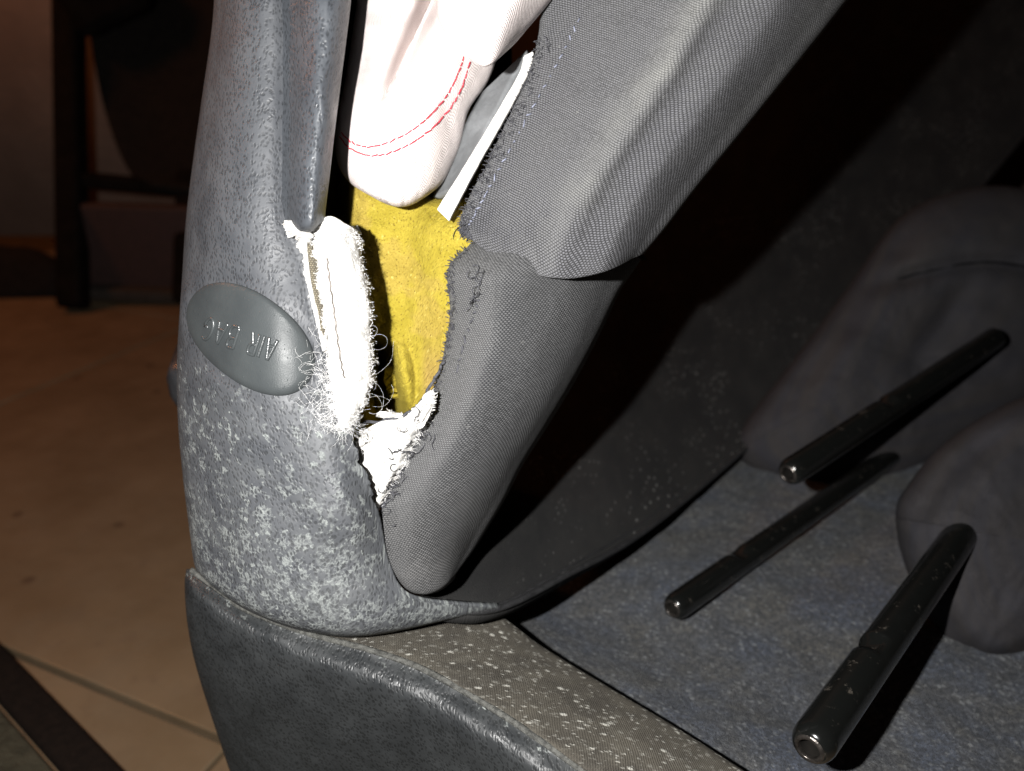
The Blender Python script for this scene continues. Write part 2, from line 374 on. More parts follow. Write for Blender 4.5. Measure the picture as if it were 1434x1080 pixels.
# side panel: leatherette
def lrow(l, r, dl=0.305, dr=0.268, mid=0.266):
    pts = [(l[0] + 60, l[1], 0.42), (l[0] + 8, l[1], 0.345), (l[0], l[1], dl)]
    for f, k in ((0.12, 0.50), (0.32, 0.84), (0.58, 1.0), (0.82, 1.02)):
        pts.append((l[0] + (r[0] - l[0]) * f, l[1] + (r[1] - l[1]) * f, dl + (mid - dl) * k))
    pts.append((r[0], r[1], dr)); return pts
rows = [lrow((355, -420), (400, -420)), lrow((308, -80), (397, -80)), lrow((297, 40), (398, 40)), lrow((283, 140), (399, 140)), lrow((269, 240), (399, 235)),
        lrow((261, 310), (404, 308)), lrow((256, 390), (430, 375)), lrow((252, 450), (446, 450)), lrow((249, 520), (463, 530)),
        lrow((251, 590), (493, 602), .304, .270), lrow((256, 650), (510, 655), .304, .274, .267), lrow((263, 710), (532, 722), .304, .281, .269),
        [(330, 750, .42), (276, 752, .345), (268, 752, .305), (295, 765, .290), (350, 778, .277), (420, 786, .272), (495, 790, .276), (547, 790, .287)],
        [(332, 780, .42), (280, 782, .345), (271, 778, .307), (298, 800, .291), (352, 826, .279), (425, 846, .275), (510, 850, .279), (580, 834, .290)],
        [(334, 800, .42), (284, 802, .345), (275, 797, .309), (300, 820, .294), (350, 851, .283), (425, 877, .280), (520, 884, .285), (690, 850, .312)],
        [(338, 806, .42), (290, 808, .345), (280, 803, .316), (303, 826, .303), (352, 858, .294), (427, 884, .292), (522, 890, .297), (690, 853, .322)]]
gA = loft(rows, 150, 330)
vv = np.linspace(0, 1, 330)[:, None] * np.ones((1, 150)); uu = np.linspace(0, 1, 150)[None, :] * np.ones((330, 1))
torn = sst(300, 315, gA[..., 1]) * (1 - sst(690, 725, gA[..., 1])) * sst(0.955, 1.0, uu)
gA[..., 0] += torn * (9 * fbm(vv * 90, uu * 0 + 3) - 1)
gA[..., 2] += 0.0007 * fbm(gA[..., 0] / 60, gA[..., 1] / 60) - 0.0008 * sst(.9, 1, uu) * torn
mold = sst(440, 590, gA[..., 1] - 0.28 * (gA[..., 0] - 250)) * 0.60 + 0.50 * sst(640, 830, gA[..., 1]) * (1 - 0.75 * sst(470, 560, gA[..., 0]) * (1 - sst(830, 860, gA[..., 1])))
mold = mold + 0.12 * sst(430, 470, gA[..., 1]) * (1 - sst(262, 300, gA[..., 0]))
# the badge sits in a smooth seat pressed into the panel
BA, BB, BT, BX, BY = 101.0, 61.0, R(36.8), 351.0, 475.0
def badge_r(px, py):
    e1 = ((px - BX) * math.cos(BT) + (py - BY) * math.sin(BT)) / BA; e2 = (-(px - BX) * math.sin(BT) + (py - BY) * math.cos(BT)) / BB
    return (np.abs(e1) ** 2.15 + np.abs(e2) ** 2.15) ** (1 / 2.15)
front = np.zeros(gA.shape[:2], bool); front[:, 22:] = True
br = badge_r(gA[..., 0], gA[..., 1]); sel = front & (br < 1.0)
basis = lambda x, y: np.stack([np.ones_like(x), x, y, x * x, x * y, y * y], -1)
q = gA[sel]; coef = np.linalg.lstsq(basis((q[:, 0] - BX) / 100, (q[:, 1] - BY) / 100), q[:, 2], rcond=None)[0]
fitd = lambda x, y: basis((np.asarray(x) - BX) / 100, (np.asarray(y) - BY) / 100) @ coef
wgt = (1 - sst(1.02, 1.30, br)) * front * sst(22, 40, np.arange(gA.shape[1]))[None, :]
gA[..., 2] = gA[..., 2] * (1 - wgt) + (fitd(gA[..., 0], gA[..., 1]) + .0004) * wgt
side = grid_obj('side_panel', gA, M['leather'], seat, 0.0022, {'mold': np.clip(mold, 0, 1)})

# rolled edge of the leatherette beside the opening
def rrow(y, r, y2=None):
    y2 = y if y2 is None else y2
    w = r - 397
    return [(388, y, .2705), (397 + w * .10, y, .2635), (397 + w * .38, y2, .2525), (397 + w * .66, y2, .2490), (397 + w * .88, y, .2535), (r, y, .2620), (r - 3, y, .275), (r - 22, y, .292)]
rows = [rrow(-420, 540), rrow(-80, 500), rrow(20, 489), rrow(100, 479), rrow(180, 469), rrow(250, 461), rrow(292, 456, 299), [(a, b_ + 8, d + .004) for a, b_, d in rrow(304, 455, 312)], [(a, b_ + 12, d + .018) for a, b_, d in rrow(306, 453, 316)]]
gB = loft(rows, 90, 160)
gB[..., 2] += 0.0010 * fbm(gB[..., 0] / 26, gB[..., 1] / 60)
grid_obj('rolled_edge', gB, M['leather_roll'], seat, 0.0025)

# upper bolster
def urow(l, r, dl, dridge, dmid, dr, bow=0):
    f = lambda t: (l[0] + (r[0] - l[0]) * t, l[1] + (r[1] - l[1]) * t + bow * 4 * t * (1 - t))
    return [(l[0] - 6, l[1] + 3, dl + .008), l + (dl,), f(.14) + (dl * .80 + dridge * .2,), f(.38) + (dl * .3 + dridge * .7,), f(.52) + (dridge,), f(.62) + (dridge * .5 + dmid * .5 + .0012,),
            f(.78) + (dmid,), f(.92) + (dmid * .55 + dr * .45,), r + (dr,), (r[0] - 24, r[1] - 18, dr + .05), (r[0] - 90, r[1] - 66, dr + .10)]
rows = [urow((960, -420), (1470, -430), .300, .253, .256, .305), urow((812, -130), (1290, -140), .290, .243, .2445, .290), urow((768, 0), (1190, -3), .290, .244, .2455, .286), urow((752, 85), (1112, 96), .289, .246, .2475, .285),
        urow((714, 172), (1038, 187), .288, .250, .2510, .285), urow((680, 242), (978, 260), .287, .254, .2545, .287), urow((651, 300), (934, 317), .286, .2600, .2585, .290, 16),
        urow((650, 322), (908, 347), .287, .2660, .2625, .293, 46), urow((654, 332), (905, 350), .2885, .2695, .2665, .297, 49), urow((656, 330), (903, 348), .296, .281, .278, .308, 48)]
gH = loft(rows, 170, 240)
vv = np.linspace(0, 1, 240)[:, None] * np.ones((1, 170)); uu = np.linspace(0, 1, 170)[None, :] * np.ones((240, 1))
ed = (1 - sst(0.0, 0.16, uu))
gH[..., 0] += ed * 4 * fbm(vv * 28, uu * 0 + 9, 2); gH[..., 2] += 0.0014 * fbm(gH[..., 0] / 70, gH[..., 1] / 70)
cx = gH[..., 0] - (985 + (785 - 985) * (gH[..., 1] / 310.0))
dust_and_pale = np.exp(-(cx / 26) ** 2) * .85 * (1 - .9 * sst(230, 340, gH[..., 1])) + 0.28 * np.exp(-((cx - 175) / 30) ** 2) + 0.12  # paler bands along the two lengthwise ridges, over a little even dust
up = grid_obj('bolster', gH, M['cloth_up'], seat, 0.004, {'dust_and_pale': np.clip(dust_and_pale, 0, 1)})
up['label'] = 'upper padded bolster in coarse grey woven cloth'

# lower bolster
def brow(l, r, dl, dm, dr, pts=None):
    f = lambda t: (l[0] + (r[0] - l[0]) * t, l[1] + (r[1] - l[1]) * t)
    return [(l[0] - 4, l[1] + 2, dl + .010), l + (dl,), f(.12) + (dl * .55 + dm * .45,), f(.34) + (dm,), f(.56) + (dm + .0025,), f(.76) + (dm + .011,), f(.91) + (dm + .026,), r + (max(dr + .020, dm + .043),), (r[0] - 8, r[1] - 6, dr + .075), (r[0] - 40, r[1] - 30, dr + .115)]
rows = [brow((672, 300), (930, 300), .307, .287, .304), brow((654, 343), (898, 362), .295, .2760, .297), brow((629, 380), (868, 408), .292, .2712, .299), brow((633, 440), (838, 472), .290, .270, .302),
        brow((622, 500), (802, 540), .290, .267, .300), brow((606, 560), (764, 602), .290, .269, .301), brow((582, 622), (732, 652), .290, .272, .302), brow((553, 676), (708, 698), .290, .276, .303),
        brow((531, 730), (684, 738), .287, .280, .305), brow((536, 782), (664, 770), .289, .284, .306),
        [(552, 808, .305), (556, 812, .295), (566, 819, .290), (580, 825, .288), (598, 826, .288), (617, 820, .291), (632, 810, .298), (640, 802, .312), (634, 800, .35), (610, 790, .39)],
        [(558, 814, .310), (564, 822, .302), (572, 828, .300), (584, 832, .299), (600, 833, .299), (618, 827, .302), (632, 816, .307), (638, 808, .318), (632, 800, .36), (608, 790, .40)]]
gI = loft(rows, 150, 260)
vv = np.linspace(0, 1, 260)[:, None] * np.ones((1, 150)); uu = np.linspace(0, 1, 150)[None, :] * np.ones((260, 1))
gI[..., 0] += (1 - sst(0.0, 0.14, uu)) * 4 * fbm(vv * 22, uu * 0 + 2, 2) * (1 - sst(.68, .75, vv)); gI[..., 2] += 0.0012 * fbm(gI[..., 0] / 60 + 9, gI[..., 1] / 60)
dust_and_pale = 0.15 + 0.5 * sst(640, 820, gI[..., 1])
lo = grid_obj('bolster', gI, M['cloth_low'], seat, 0.004, {'dust_and_pale': dust_and_pale})
lo['label'] = 'lower padded bolster in fine grey woven cloth'

# centre panel running away behind the bolsters
rows = [[(590, 847, .305), (590, 820, .322), (592, 790, .345), (595, 750, .375)],
        [(690, 853, .315), (684, 815, .332), (670, 760, .362), (645, 680, .41)],
        [(800, 801, .360), (775, 730, .398), (748, 640, .450), (715, 540, .52)],
        [(900, 745, .420), (862, 640, .470), (830, 530, .545), (795, 420, .64)],
        [(1030, 640, .520), (980, 540, .575), (930, 420, .660), (890, 300, .76)],
        [(1130, 545, .600), (1085, 430, .665), (1040, 310, .750), (1000, 170, .87)],
        [(1250, 410, .690), (1200, 290, .770), (1150, 150, .860), (1100, -10, 1.0)],
        [(1430, 195, .830), (1375, 100, .900), (1325, -20, 1.00), (1280, -140, 1.15)],
        [(1640, -50, .98), (1560, -150, 1.05), (1500, -260, 1.15), (1450, -360, 1.3)]]
gJ = loft(rows, 90, 220)
gJ[..., 2] += 0.003 * fbm(gJ[..., 0] / 150, gJ[..., 1] / 150) * sst(700, 950, gJ[..., 0])
dj = np.full(gJ.shape[:2], 0.25)
grid_obj('centre_panel', gJ, M['centre'], seat, 0.006, {'dust_and_pale': dj}, flip=False)
piping_m = plain('dark_piping', (0.016, 0.016, 0.017), 0.6, 0.4, 0.3, 300, 0.0004, 1500)
edge_line = cr(np.array([r[0] for r in rows]), 140)
tubes('piping', [P(edge_line[:, 0], edge_line[:, 1] + 1, edge_line[:, 2] - .0003)], 0.0014, piping_m, seat, 10)

seam2 = cr(np.array([(np.array(r[0]) * .9 + np.array(r[1]) * .1) for r in rows]), 140)
tubes('seam', [P(seam2[:, 0], seam2[:, 1], seam2[:, 2] - .0002)], 0.0007, piping_m, seat, 6)
# added black backing that stands in for the deep shade inside the tear
rows = [[(405, y, .34), (520, y, .405), (620, y, .40), (690, y, .36)] for y in (-500, -150, 100, 300, 480, 590)]
grid_obj('shade_backing', loft(rows, 12, 14), plain('shade_backing_black', (0.012, 0.011, 0.011), 0.95, 0.1), seat, 0.01)

# foam core
m, nt, b = newmat('yellow_foam'); uv = uvn(nt)
pz = voro(nt, uv, 950, 'F1'); pn = noise(nt, uv, 1300, 3, 0.7); big = noise(nt, uv, 60, 4, 0.6)
c = mixc(nt, rmp(nt, big, 0.3, 0.7), (0.26, 0.203, 0.018), (0.35, 0.275, 0.034))
pv = nd(nt, 'ShaderNodeTexVoronoi', None, Vector=uv, Scale=1050.0); pr = nd(nt, 'ShaderNodeSeparateColor', None, Color=pv.outputs['Color']).outputs[0]
pore = mth(nt, 'MULTIPLY', mth(nt, 'LESS_THAN', pr, .3), rmp(nt, pv.outputs['Distance'], .15, .45, .75, 0))
c = mixc(nt, attr(nt, 'dirt'), c, (0.30, 0.20, 0.060))
c = mixc(nt, rmp(nt, pn, 0.52, 0.72, 0, 0.75), c, (0.20, 0.125, 0.006))
c = mixc(nt, rmp(nt, noise(nt, uv, 420, 3, 0.7), 0.62, 0.7, 0, 0.6), c, (0.58, 0.47, 0.14))
c = mixc(nt, pore, c, (0.09, 0.055, 0.006))
L(nt, c, b.inputs['Base Color']); b.inputs['Roughness'].default_value = 0.85; b.inputs['Specular IOR Level'].default_value = 0.25
L(nt, bump(nt, mth(nt, 'ADD', mth(nt, 'MULTIPLY', pn, 1.0), mth(nt, 'MULTIPLY', pz, 0.4)), 0.0008), b.inputs['Normal'])
M['foam'] = m
nx, ny = 150, 220
gx, gy = np.meshgrid(np.linspace(418, 690, nx), np.linspace(150, 640, ny))
gx = gx + 0 * gy
bnd = 505 + 45 * sst(300, 520, gy)
gd = .303 + .014 * (1 - sst(-60, 10, gx - 505)) + .05 * (1 - sst(470, 490, gx)) + (.0018 * fbm(gx / 45, gy / 45)) + .0007 * fbm(gx / 9, gy / 9) - .010 * sst(560, 640, gx) * sst(285, 320, gy) + .03 * (1 - sst(255, 290, gy)) * sst(560, 620, gx)
lob = np.clip(1 - ((gx - 560) / 22) ** 2 - ((gy - 540) / 62) ** 2, 0, 1)
gd = gd + .030 * np.exp(-((gx - 520 - .28 * (gy - 480)) / 20) ** 2) * sst(465, 500, gy) - .009 * lob
gE = np.stack([gx, gy, gd], -1)
dirt = np.clip(.75 * sst(585, 600, gx) * sst(450, 530, gy) + .35 * sst(.3, .6, fbm(gx / 50 + 3, gy / 50) + .3), 0, 1) * (1 - sst(0, .25, lob))
grid_obj('foam_core', gE, M['foam'], seat, 0.012, {'dirt': dirt})

# airbag pouch
def pouch_mat():
    m, nt, b = newmat('white_nylon'); uv = uvn(nt)
    s = nd(nt, 'ShaderNodeSeparateXYZ', None, Vector=uv)
    a = mth(nt, 'SINE', mth(nt, 'MULTIPLY', s.outputs[0], 2 * math.pi / 0.0011)); c = mth(nt, 'SINE', mth(nt, 'MULTIPLY', s.outputs[1], 2 * math.pi / 0.0011))
    h = mth(nt, 'MULTIPLY', a, c)
    L(nt, mixc(nt, rmp(nt, h, -.6, .5), (0.62, 0.52, 0.50), (0.86, 0.81, 0.79)), b.inputs['Base Color'])
    b.inputs['Roughness'].default_value = 0.6; b.inputs['Specular IOR Level'].default_value = 0.3
    L(nt, bump(nt, mth(nt, 'ADD', h, noise(nt, uv, 2500, 2)), 0.00016), b.inputs['Normal'])
    return m
M['pouch'] = pouch_mat()
def prow(y, l, r, dl=.308, dm=.277, dr=.305, sag=0):
    f = lambda t: (l + (r - l) * t, y + sag * 4 * t * (1 - t))
    return [(l + 40, y, dl + .035), (l + 6, y, dl + .022), (l, y, dl)] + [f(.075) + (dl * .40 + dm * .60,), f(.3) + (dm,), f(.5) + (dm - .001,), f(.7) + (dm + .002,), f(.88) + (dr * .5 + dm * .5,)] + [(r, y, dr), (r - 8, y, dr + .02), (r - 40, y, dr + .03)]
rows = [prow(-350, 560, 760), prow(-90, 520, 720), prow(0, 501, 705), prow(60, 492, 700), prow(110, 484, 685), prow(155, 475, 656, sag=2), prow(200, 470, 645, sag=6), prow(232, 474, 632, sag=14), prow(255, 489, 620, sag=20), prow(268, 510, 606, .302, .282, .305, 20), prow(273, 530, 595, .306, .292, .308, 16), prow(268, 535, 590, .318, .308, .318, 8)]
gF = loft(rows, 150, 190)
vline = 604 + (530 - 604) * (gF[..., 1] / 170.0)
dist = (gF[..., 0] - vline)
gr = np.exp(-(dist / 13) ** 2) * (1 - sst(60, 185, gF[..., 1]))
front = gF[..., 2] < .312
gF[..., 2] += front * (0.020 * gr - 0.004 * np.exp(-((dist + 34) / 22) ** 2) * (1 - sst(120, 240, gF[..., 1]))) + 0.0022 * fbm(gF[..., 0] / 34, gF[..., 1] / 70)
pouch = grid_obj('airbag_pouch', gF, M['pouch'], seat, 0.0012)
# overlapping second fold
rows = []
for (y, l, r, sag) in ((-380, 650, 900, 0), (-100, 622, 840, 0), (-30, 612, 792, 0), (0, 612, 772, 2), (25, 613, 752, 6), (45, 622, 735, 14), (60, 634, 722, 22), (70, 650, 708, 22), (72, 664, 696, 20), (66, 668, 690, 14)):
    rows.append(prow(y, l, r, .272, .258, .288, sag))
rows[-1] = [(a, b_, d + .022) for a, b_, d in rows[-1]]; rows[-2] = [(a, b_, d + .008) for a, b_, d in rows[-2]]
gF2 = loft(rows, 110, 110)
gF2[..., 2] += 0.0010 * fbm(gF2[..., 0] / 40 + 7, gF2[..., 1] / 40)
f2 = grid_obj('fold', gF2, M['pouch'], pouch, 0.0012)
red = plain('red_thread', (0.50, 0.028, 0.05), 0.6, 0.3, 0.3, 2000)
def stitches(path, g, n, mat, parent, rad, lift, duty=0.72, wob=1.2, name='stitch'):
    c = cr(np.array(path, float), n * 6 + 1)
    for k in range(n):
        i0 = k * 6; seg = c[i0:i0 + 1 + int(6 * duty)]
        t = np.linspace(0, 1, 5); ii = np.linspace(0, len(seg) - 1, 5); x = np.interp(ii, range(len(seg)), seg[:, 0]); y = np.interp(ii, range(len(seg)), seg[:, 1])
        ox, oy = random.uniform(-wob, wob), random.uniform(-wob, wob)
        d = np.array([depth_at(g, a, b) for a, b in zip(x, y)]) - lift * np.sin(np.pi * (0.12 + 0.76 * t))
        o = tubes(name, [P(x + ox * (t - .5) * 2, y + oy * (t - .5) * 2, d)], rad, mat, parent, 5)
stitches([(478, 186), (492, 199), (515, 206), (545, 199), (578, 182), (606, 158), (628, 130), (642, 102), (650, 78)], gF, 24, red, pouch, 0.00028, 0.0005, .93, 1.0)
stitches([(476, 192), (489, 207), (512, 217), (540, 216), (574, 202), (605, 180), (630, 152), (647, 122), (659, 84)], gF, 24, red, pouch, 0.00028, 0.0005, .93, 1.0)
# grey bracket and white edging strip at the fabric's inner edge
def slab(name, quad, mat, parent, thick, nu=8, nv=60, jit=0.0, dn=0.0):
    rows = [[a, tuple((np.array(a) + np.array(b)) / 2 + np.array([0, 0, -dn])), b] for a, b in quad]
    g = loft(rows, nu, nv)
    if jit: g[..., 0] += jit * fbm(np.linspace(0, 40, nv)[:, None] + 0 * g[..., 0], np.linspace(0, 1.5, nu)[None, :] + 0 * g[..., 0])
    return grid_obj(name, g, mat, parent, thick), g
slab('support_bracket', [((676, 128, .305), (738, 70, .300)), ((652, 172, .305), (702, 140, .298)), ((634, 222, .306), (668, 205, .298)), ((606, 276, .308), (636, 262, .298))], plain('grey_plastic', (0.13, 0.135, 0.14), 0.45, 0.5, 0.2, 90, .0003, 400), seat, 0.004)
_, gS = slab('edging_strip', [((734, 78, .292), (746, 72, .291)), ((726, 104, .2915), (738, 98, .290)), ((694, 160, .290), (706, 160, .288)), ((653, 228, .289), (666, 232, .287)), ((612, 293, .288), (627, 308, .286))], plain('white_board', (0.78, 0.76, 0.72), 0.6, 0.4, 0.06, 300), seat, 0.002, jit=.6)

# torn white lining
m, nt, b = newmat('white_felt'); uv = uvn(nt)
L(nt, mixc(nt, rmp(nt, noise(nt, uv, 420, 4, 0.7), 0.3, 0.7), (0.60, 0.58, 0.55), (0.82, 0.81, 0.79)), b.inputs['Base Color'])
fc = mixc(nt, rmp(nt, noise(nt, uv, 420, 4, 0.7), 0.3, 0.7), (0.56, 0.54, 0.51), (0.82, 0.81, 0.79))
fc = mixc(nt, rmp(nt, noise(nt, uv, 260, 5, .75), .58, .70, 0, .75), fc, (0.14, 0.125, 0.10))
L(nt, fc, b.inputs['Base Color'])
b.inputs['Roughness'].default_value = 0.95; b.inputs['Specular IOR Level'].default_value = 0.1
L(nt, bump(nt, noise(nt, uv, 900, 4, 0.75), 0.0012), b.inputs['Normal'])
M['felt'] = m
fib_m = plain('white_fibre', (0.78, 0.77, 0.76), 0.8, 0.2, 0.08, 300)
def felt_strip(name, rows, nu, nv, jl, jr, amp, seed, thick=0.003, parent=seat):
    g = loft(rows, nu, nv)
    v = np.linspace(0, 1, nv)[:, None] * np.ones((1, nu)); u = np.linspace(0, 1, nu)[None, :] * np.ones((nv, 1))
    g[..., 0] += jl * fbm(v * 34, v * 0 + seed) * (1 - sst(0, .3, u)) + jr * fbm(v * 38, v * 0 + seed + 5, 5) * sst(.7, 1, u)
    g[..., 2] += amp * fbm(g[..., 0] / 14 + seed, g[..., 1] / 14, 5)
    return grid_obj(name, g, M['felt'], parent, thick), g
rows = [[(432, 318, .268), (446, 308, .262), (464, 303, .260), (482, 312, .262), (498, 322, .268), (503, 326, .280)],
        [(440, 345, .266), (455, 340, .259), (472, 338, .257), (490, 340, .260), (503, 344, .268), (505, 346, .285)],
        [(445, 400, .266), (458, 395, .259), (476, 395, .257), (497, 398, .260), (514, 402, .268), (514, 404, .288)],
        [(452, 450, .267), (464, 450, .260), (482, 450, .258), (504, 450, .260), (520, 452, .268), (519, 454, .288)],
        [(458, 500, .268), (470, 500, .261), (487, 500, .259), (507, 500, .261), (521, 502, .268), (520, 504, .288)],
        [(462, 545, .268), (474, 548, .262), (488, 550, .260), (503, 550, .262), (516, 550, .268), (515, 552, .286)],
        [(466, 575, .268), (476, 580, .264), (484, 584, .263), (492, 582, .264), (500, 580, .268), (503, 580, .28)],
        [(468, 590, .270), (473, 598, .267), (478, 602, .266), (483, 600, .267), (488, 596, .270), (490, 594, .28)]]
_, gC = felt_strip('torn_lining', rows, 70, 230, 8, 12, .0016, 3)
# beige folded backing visible left of the lining
m2 = weave('backing_knit', (0.20, 0.175, 0.12), (0.05, 0.042, 0.028), 0.0011, relief=.0003)
rows = [[(420, 336, .270), (429, 336, .2655), (441, 338, .268)], [(423, 365, .270), (433, 365, .2650), (446, 365, .267)], [(430, 400, .270), (438, 400, .2650), (449, 400, .267)], [(440, 440, .270), (446, 440, .265), (454, 440, .267)], [(446, 470, .270), (451, 470, .266), (458, 470, .268)]]
g = loft(rows, 16, 70); grid_obj('backing_fold', g, m2, seat, .0015)
rows = [[(398, 312, .266), (404, 309, .262), (411, 310, .261), (414, 318, .265)], [(401, 325, .266), (410, 322, .261), (420, 320, .260), (424, 330, .265)], [(412, 334, .266), (420, 330, .261), (430, 324, .259), (440, 330, .264)], [(421, 352, .268), (426, 348, .264), (430, 345, .264), (433, 350, .268)], [(430, 398, .268), (433, 398, .265), (436, 398, .265), (438, 400, .268)], [(441, 440, .268), (444, 440, .265), (447, 440, .266), (449, 440, .268)], [(452, 490, .268), (455, 490, .266), (457, 490, .266), (459, 490, .268)]]
_, gC2 = felt_strip('lining_edge', rows, 20, 200, 7, 5, .0014, 11, .0015)
ln = cr(np.array([(458, 362), (462, 395), (467, 430), (472, 470), (478, 510), (482, 530)], float), 60)
dd = np.array([depth_at(gC, a, b) for a, b in ln]) - .0006 + .0002 * np.sin(np.arange(60) * 1.7)
tubes('seam_thread', [P(ln[:, 0] + .8 * np.sin(np.arange(60) * 1.1), ln[:, 1], dd)], .00026, plain('grey_thread', (0.10, 0.085, 0.075), .8), seat, 5)
# white patch below the tear
rows = [[(512, 604, .287), (535, 590, .283), (565, 585, .279), (590, 562, .277), (606, 550, .277)],
        [(498, 622, .281), (530, 606, .282), (556, 602, .279), (580, 592, .279), (600, 588, .284)],
        [(494, 650, .281), (522, 640, .2805), (545, 632, .281), (566, 628, .282), (580, 622, .288)],
        [(500, 680, .282), (522, 675, .2825), (536, 670, .283), (550, 664, .284), (560, 660, .289)],
        [(508, 704, .285), (523, 702, .285), (530, 698, .285), (537, 694, .286), (544, 690, .290)],
        [(514, 720, .288), (522, 722, .286), (526, 722, .286), (530, 716, .287), (534, 712, .290)]]
_, gD = felt_strip('lining_patch', rows, 70, 110, 9, 9, .0016, 21, .002)
rows = [[(596, 560, .279), (602, 552, .275), (609, 548, .276)], [(590, 580, .278), (598, 574, .273), (607, 570, .276)], [(584, 594, .278), (590, 592, .275), (598, 588, .279)]]
felt_strip('lining_flap', rows, 24, 40, 9, 9, .0016, 27, .002)
rows = [[(528, 584, .290), (531, 580, .287), (536, 577, .290)], [(545, 588, .290), (547, 581, .286), (550, 577, .290)], [(562, 588, .289), (564, 584, .286), (566, 581, .289)]]
felt_strip('lining_flap', rows, 16, 30, 6, 6, .0015, 33, .0015)

# loose fibres
def fibre(px, py, d, n, ln, a0, curl, lift):
    a = a0; x, y, z = px, py, d; pts = [(x, y, z)]
    cu = curl * random.uniform(-1, 1); step = ln / n
    for k in range(n):
        a += cu + random.uniform(-.16, .16); x += step * math.cos(a); y += step * math.sin(a); z += random.uniform(-1, 1) * lift
        pts.append((x, y, z))
    p = np.array(pts); return P(p[:, 0], p[:, 1], p[:, 2])
lines = []
for k in range(360):                                            # tuft at the lower end of the lining
    py = random.gauss(548, 34); px = random.choice([random.gauss(460, 13), random.gauss(456, 16), random.gauss(472, 16)])
    if py > 608 or py < 455: continue
    lines.append(fibre(px, py, .2600 + .004 * random.random(), 9, random.uniform(7, 26), random.uniform(0, 6.28), .18, .0004))
for k in range(120):
    lines.append(fibre(random.gauss(478, 12), random.gauss(588, 9), .2615, 8, random.uniform(10, 34), random.uniform(0.2, 2.9), .3, .0006))
for k in range(11):
    lines.append(fibre(random.uniform(508, 525), random.uniform(470, 570), .266, 14, random.uniform(25, 60), random.uniform(-.8, .8), .5, .0008))
tag(tubes('loose_fibres', lines, .000026, fib_m, seat, 3), kind='stuff')
lines = []
for k in range(700):                                            # short fuzz all along the lining's borders
    i = random.randrange(8, 210); side_ = random.choice([0, 1, 1]); j = random.randrange(0, 6) if side_ == 0 else random.randrange(50, 66)
    q = gC[i, j]; lines.append(fibre(q[0], q[1], q[2] - .0006, 5, random.uniform(2, 7), (3.14 if side_ == 0 else 0) + random.uniform(-1, 1), .4, .0004))
for k in range(420):
    i = random.randrange(0, 108); j = random.choice([random.randrange(0, 4), random.randrange(64, 70)])
    q = gD[i, j]; lines.append(fibre(q[0], q[1], q[2] - .0005, 5, random.uniform(4, 11), (3.14 if j < 10 else 0) + random.uniform(-1, 1), .4, .0004))
tag(tubes('lining_fuzz', lines, .00007, fib_m, seat, 3), kind='stuff')
dark_f = plain('dark_thread', (0.055, 0.055, 0.062), 0.8, 0.2, .3, 900)
lines = []
for k in range(620):                                            # frayed edges of the bolster cloth
    if random.random() < .55: g = gH; i = random.randrange(70, 215)
    else: g = gI; i = random.randrange(28, 185)
    q = g[i, random.randrange(14, 24)]; lines.append(fibre(q[0], q[1], q[2] - .0006, 5, random.uniform(3, 9), 3.3 + random.uniform(-1.1, 1.1), .12, .0004))
for (cx_, cy_, sx_, sy_, kk) in ((668, 402, 4, 10, 34), (594, 616, 7, 7, 26), (573, 642, 6, 14, 14), (650, 336, 5, 5, 22), (552, 636, 3, 6, 8), (590, 590, 8, 6, 20), (556, 672, 5, 14, 26), (545, 700, 4, 12, 20)):
    for k in range(kk):
        px, py = random.gauss(cx_, sx_), random.gauss(cy_, sy_)
        if k % 2: continue
        lines.append(fibre(px, py, min(depth_at(gI, px, py), depth_at(gD, px, py) if cx_ < 600 else 9) - .0016, 7, random.uniform(8, 22), random.uniform(0, 6.28), .6, .0005))
tag(tubes('frayed_threads', lines, .00017, dark_f, seat, 3), kind='stuff')
gl = cr(np.array([(500, 594), (530, 590), (560, 585), (585, 570), (600, 545), (612, 525), (622, 505)], float), 90)
dd = np.array([depth_at(gI, a, b) for a, b in gl]); dd = np.minimum(dd, .288) - .001
tubes('hem_cord', [P(gl[:, 0] + 1.5 * np.sin(np.arange(90) * .5), gl[:, 1] + 1.5 * np.cos(np.arange(90) * .43), dd + .0004 * np.sin(np.arange(90) * .9))], .0006, dark_f, seat, 6)
# bolster seam stitches
blue = plain('blue_grey_thread', (0.16, 0.17, 0.22), 0.6, .3, .3, 900)
stitches([(812, 25), (785, 80), (752, 140), (722, 195), (692, 250), (668, 295), (655, 318)], gH, 26, blue, up, .00030, .0006, .62, 2.5)
stitches([(640, 520), (650, 480), (664, 440), (672, 415)], gI, 9, dark_f, lo, .0004, .0006, .6, 2.5)

# airbag badge
a_, b_, th = 101.0, 61.0, R(36.8); cxb, cyb = 351.0, 475.0
nr, na = 40, 96
rr = np.concatenate([np.linspace(0.0, .86, 22), np.linspace(.88, 1.0, nr - 22)]); aa = np.arange(na) * 2 * math.pi / na
sq = 1.0 / (np.abs(np.cos(aa)) ** 2.15 + np.abs(np.sin(aa)) ** 2.15) ** (1 / 2.15)
ex = a_ * rr[:, None] * np.cos(aa)[None] * sq[None]; ey = b_ * rr[:, None] * np.sin(aa)[None] * sq[None]
bx_ = cxb + ex * math.cos(th) - ey * math.sin(th); by_ = cyb + ex * math.sin(th) + ey * math.cos(th)
def badge_d(px, py, r2):
    r = np.sqrt(r2)
    return fitd(px, py) + .0004 - .0010 * np.clip(1 - r2, 0, 1) - .0018 * np.sqrt(np.clip(1 - np.clip((r - .84) / .16, 0, 1) ** 2, 0, 1))
gBd = np.stack([bx_, by_, badge_d(bx_, by_, rr[:, None] ** 2 * np.ones((1, na)))], -1)
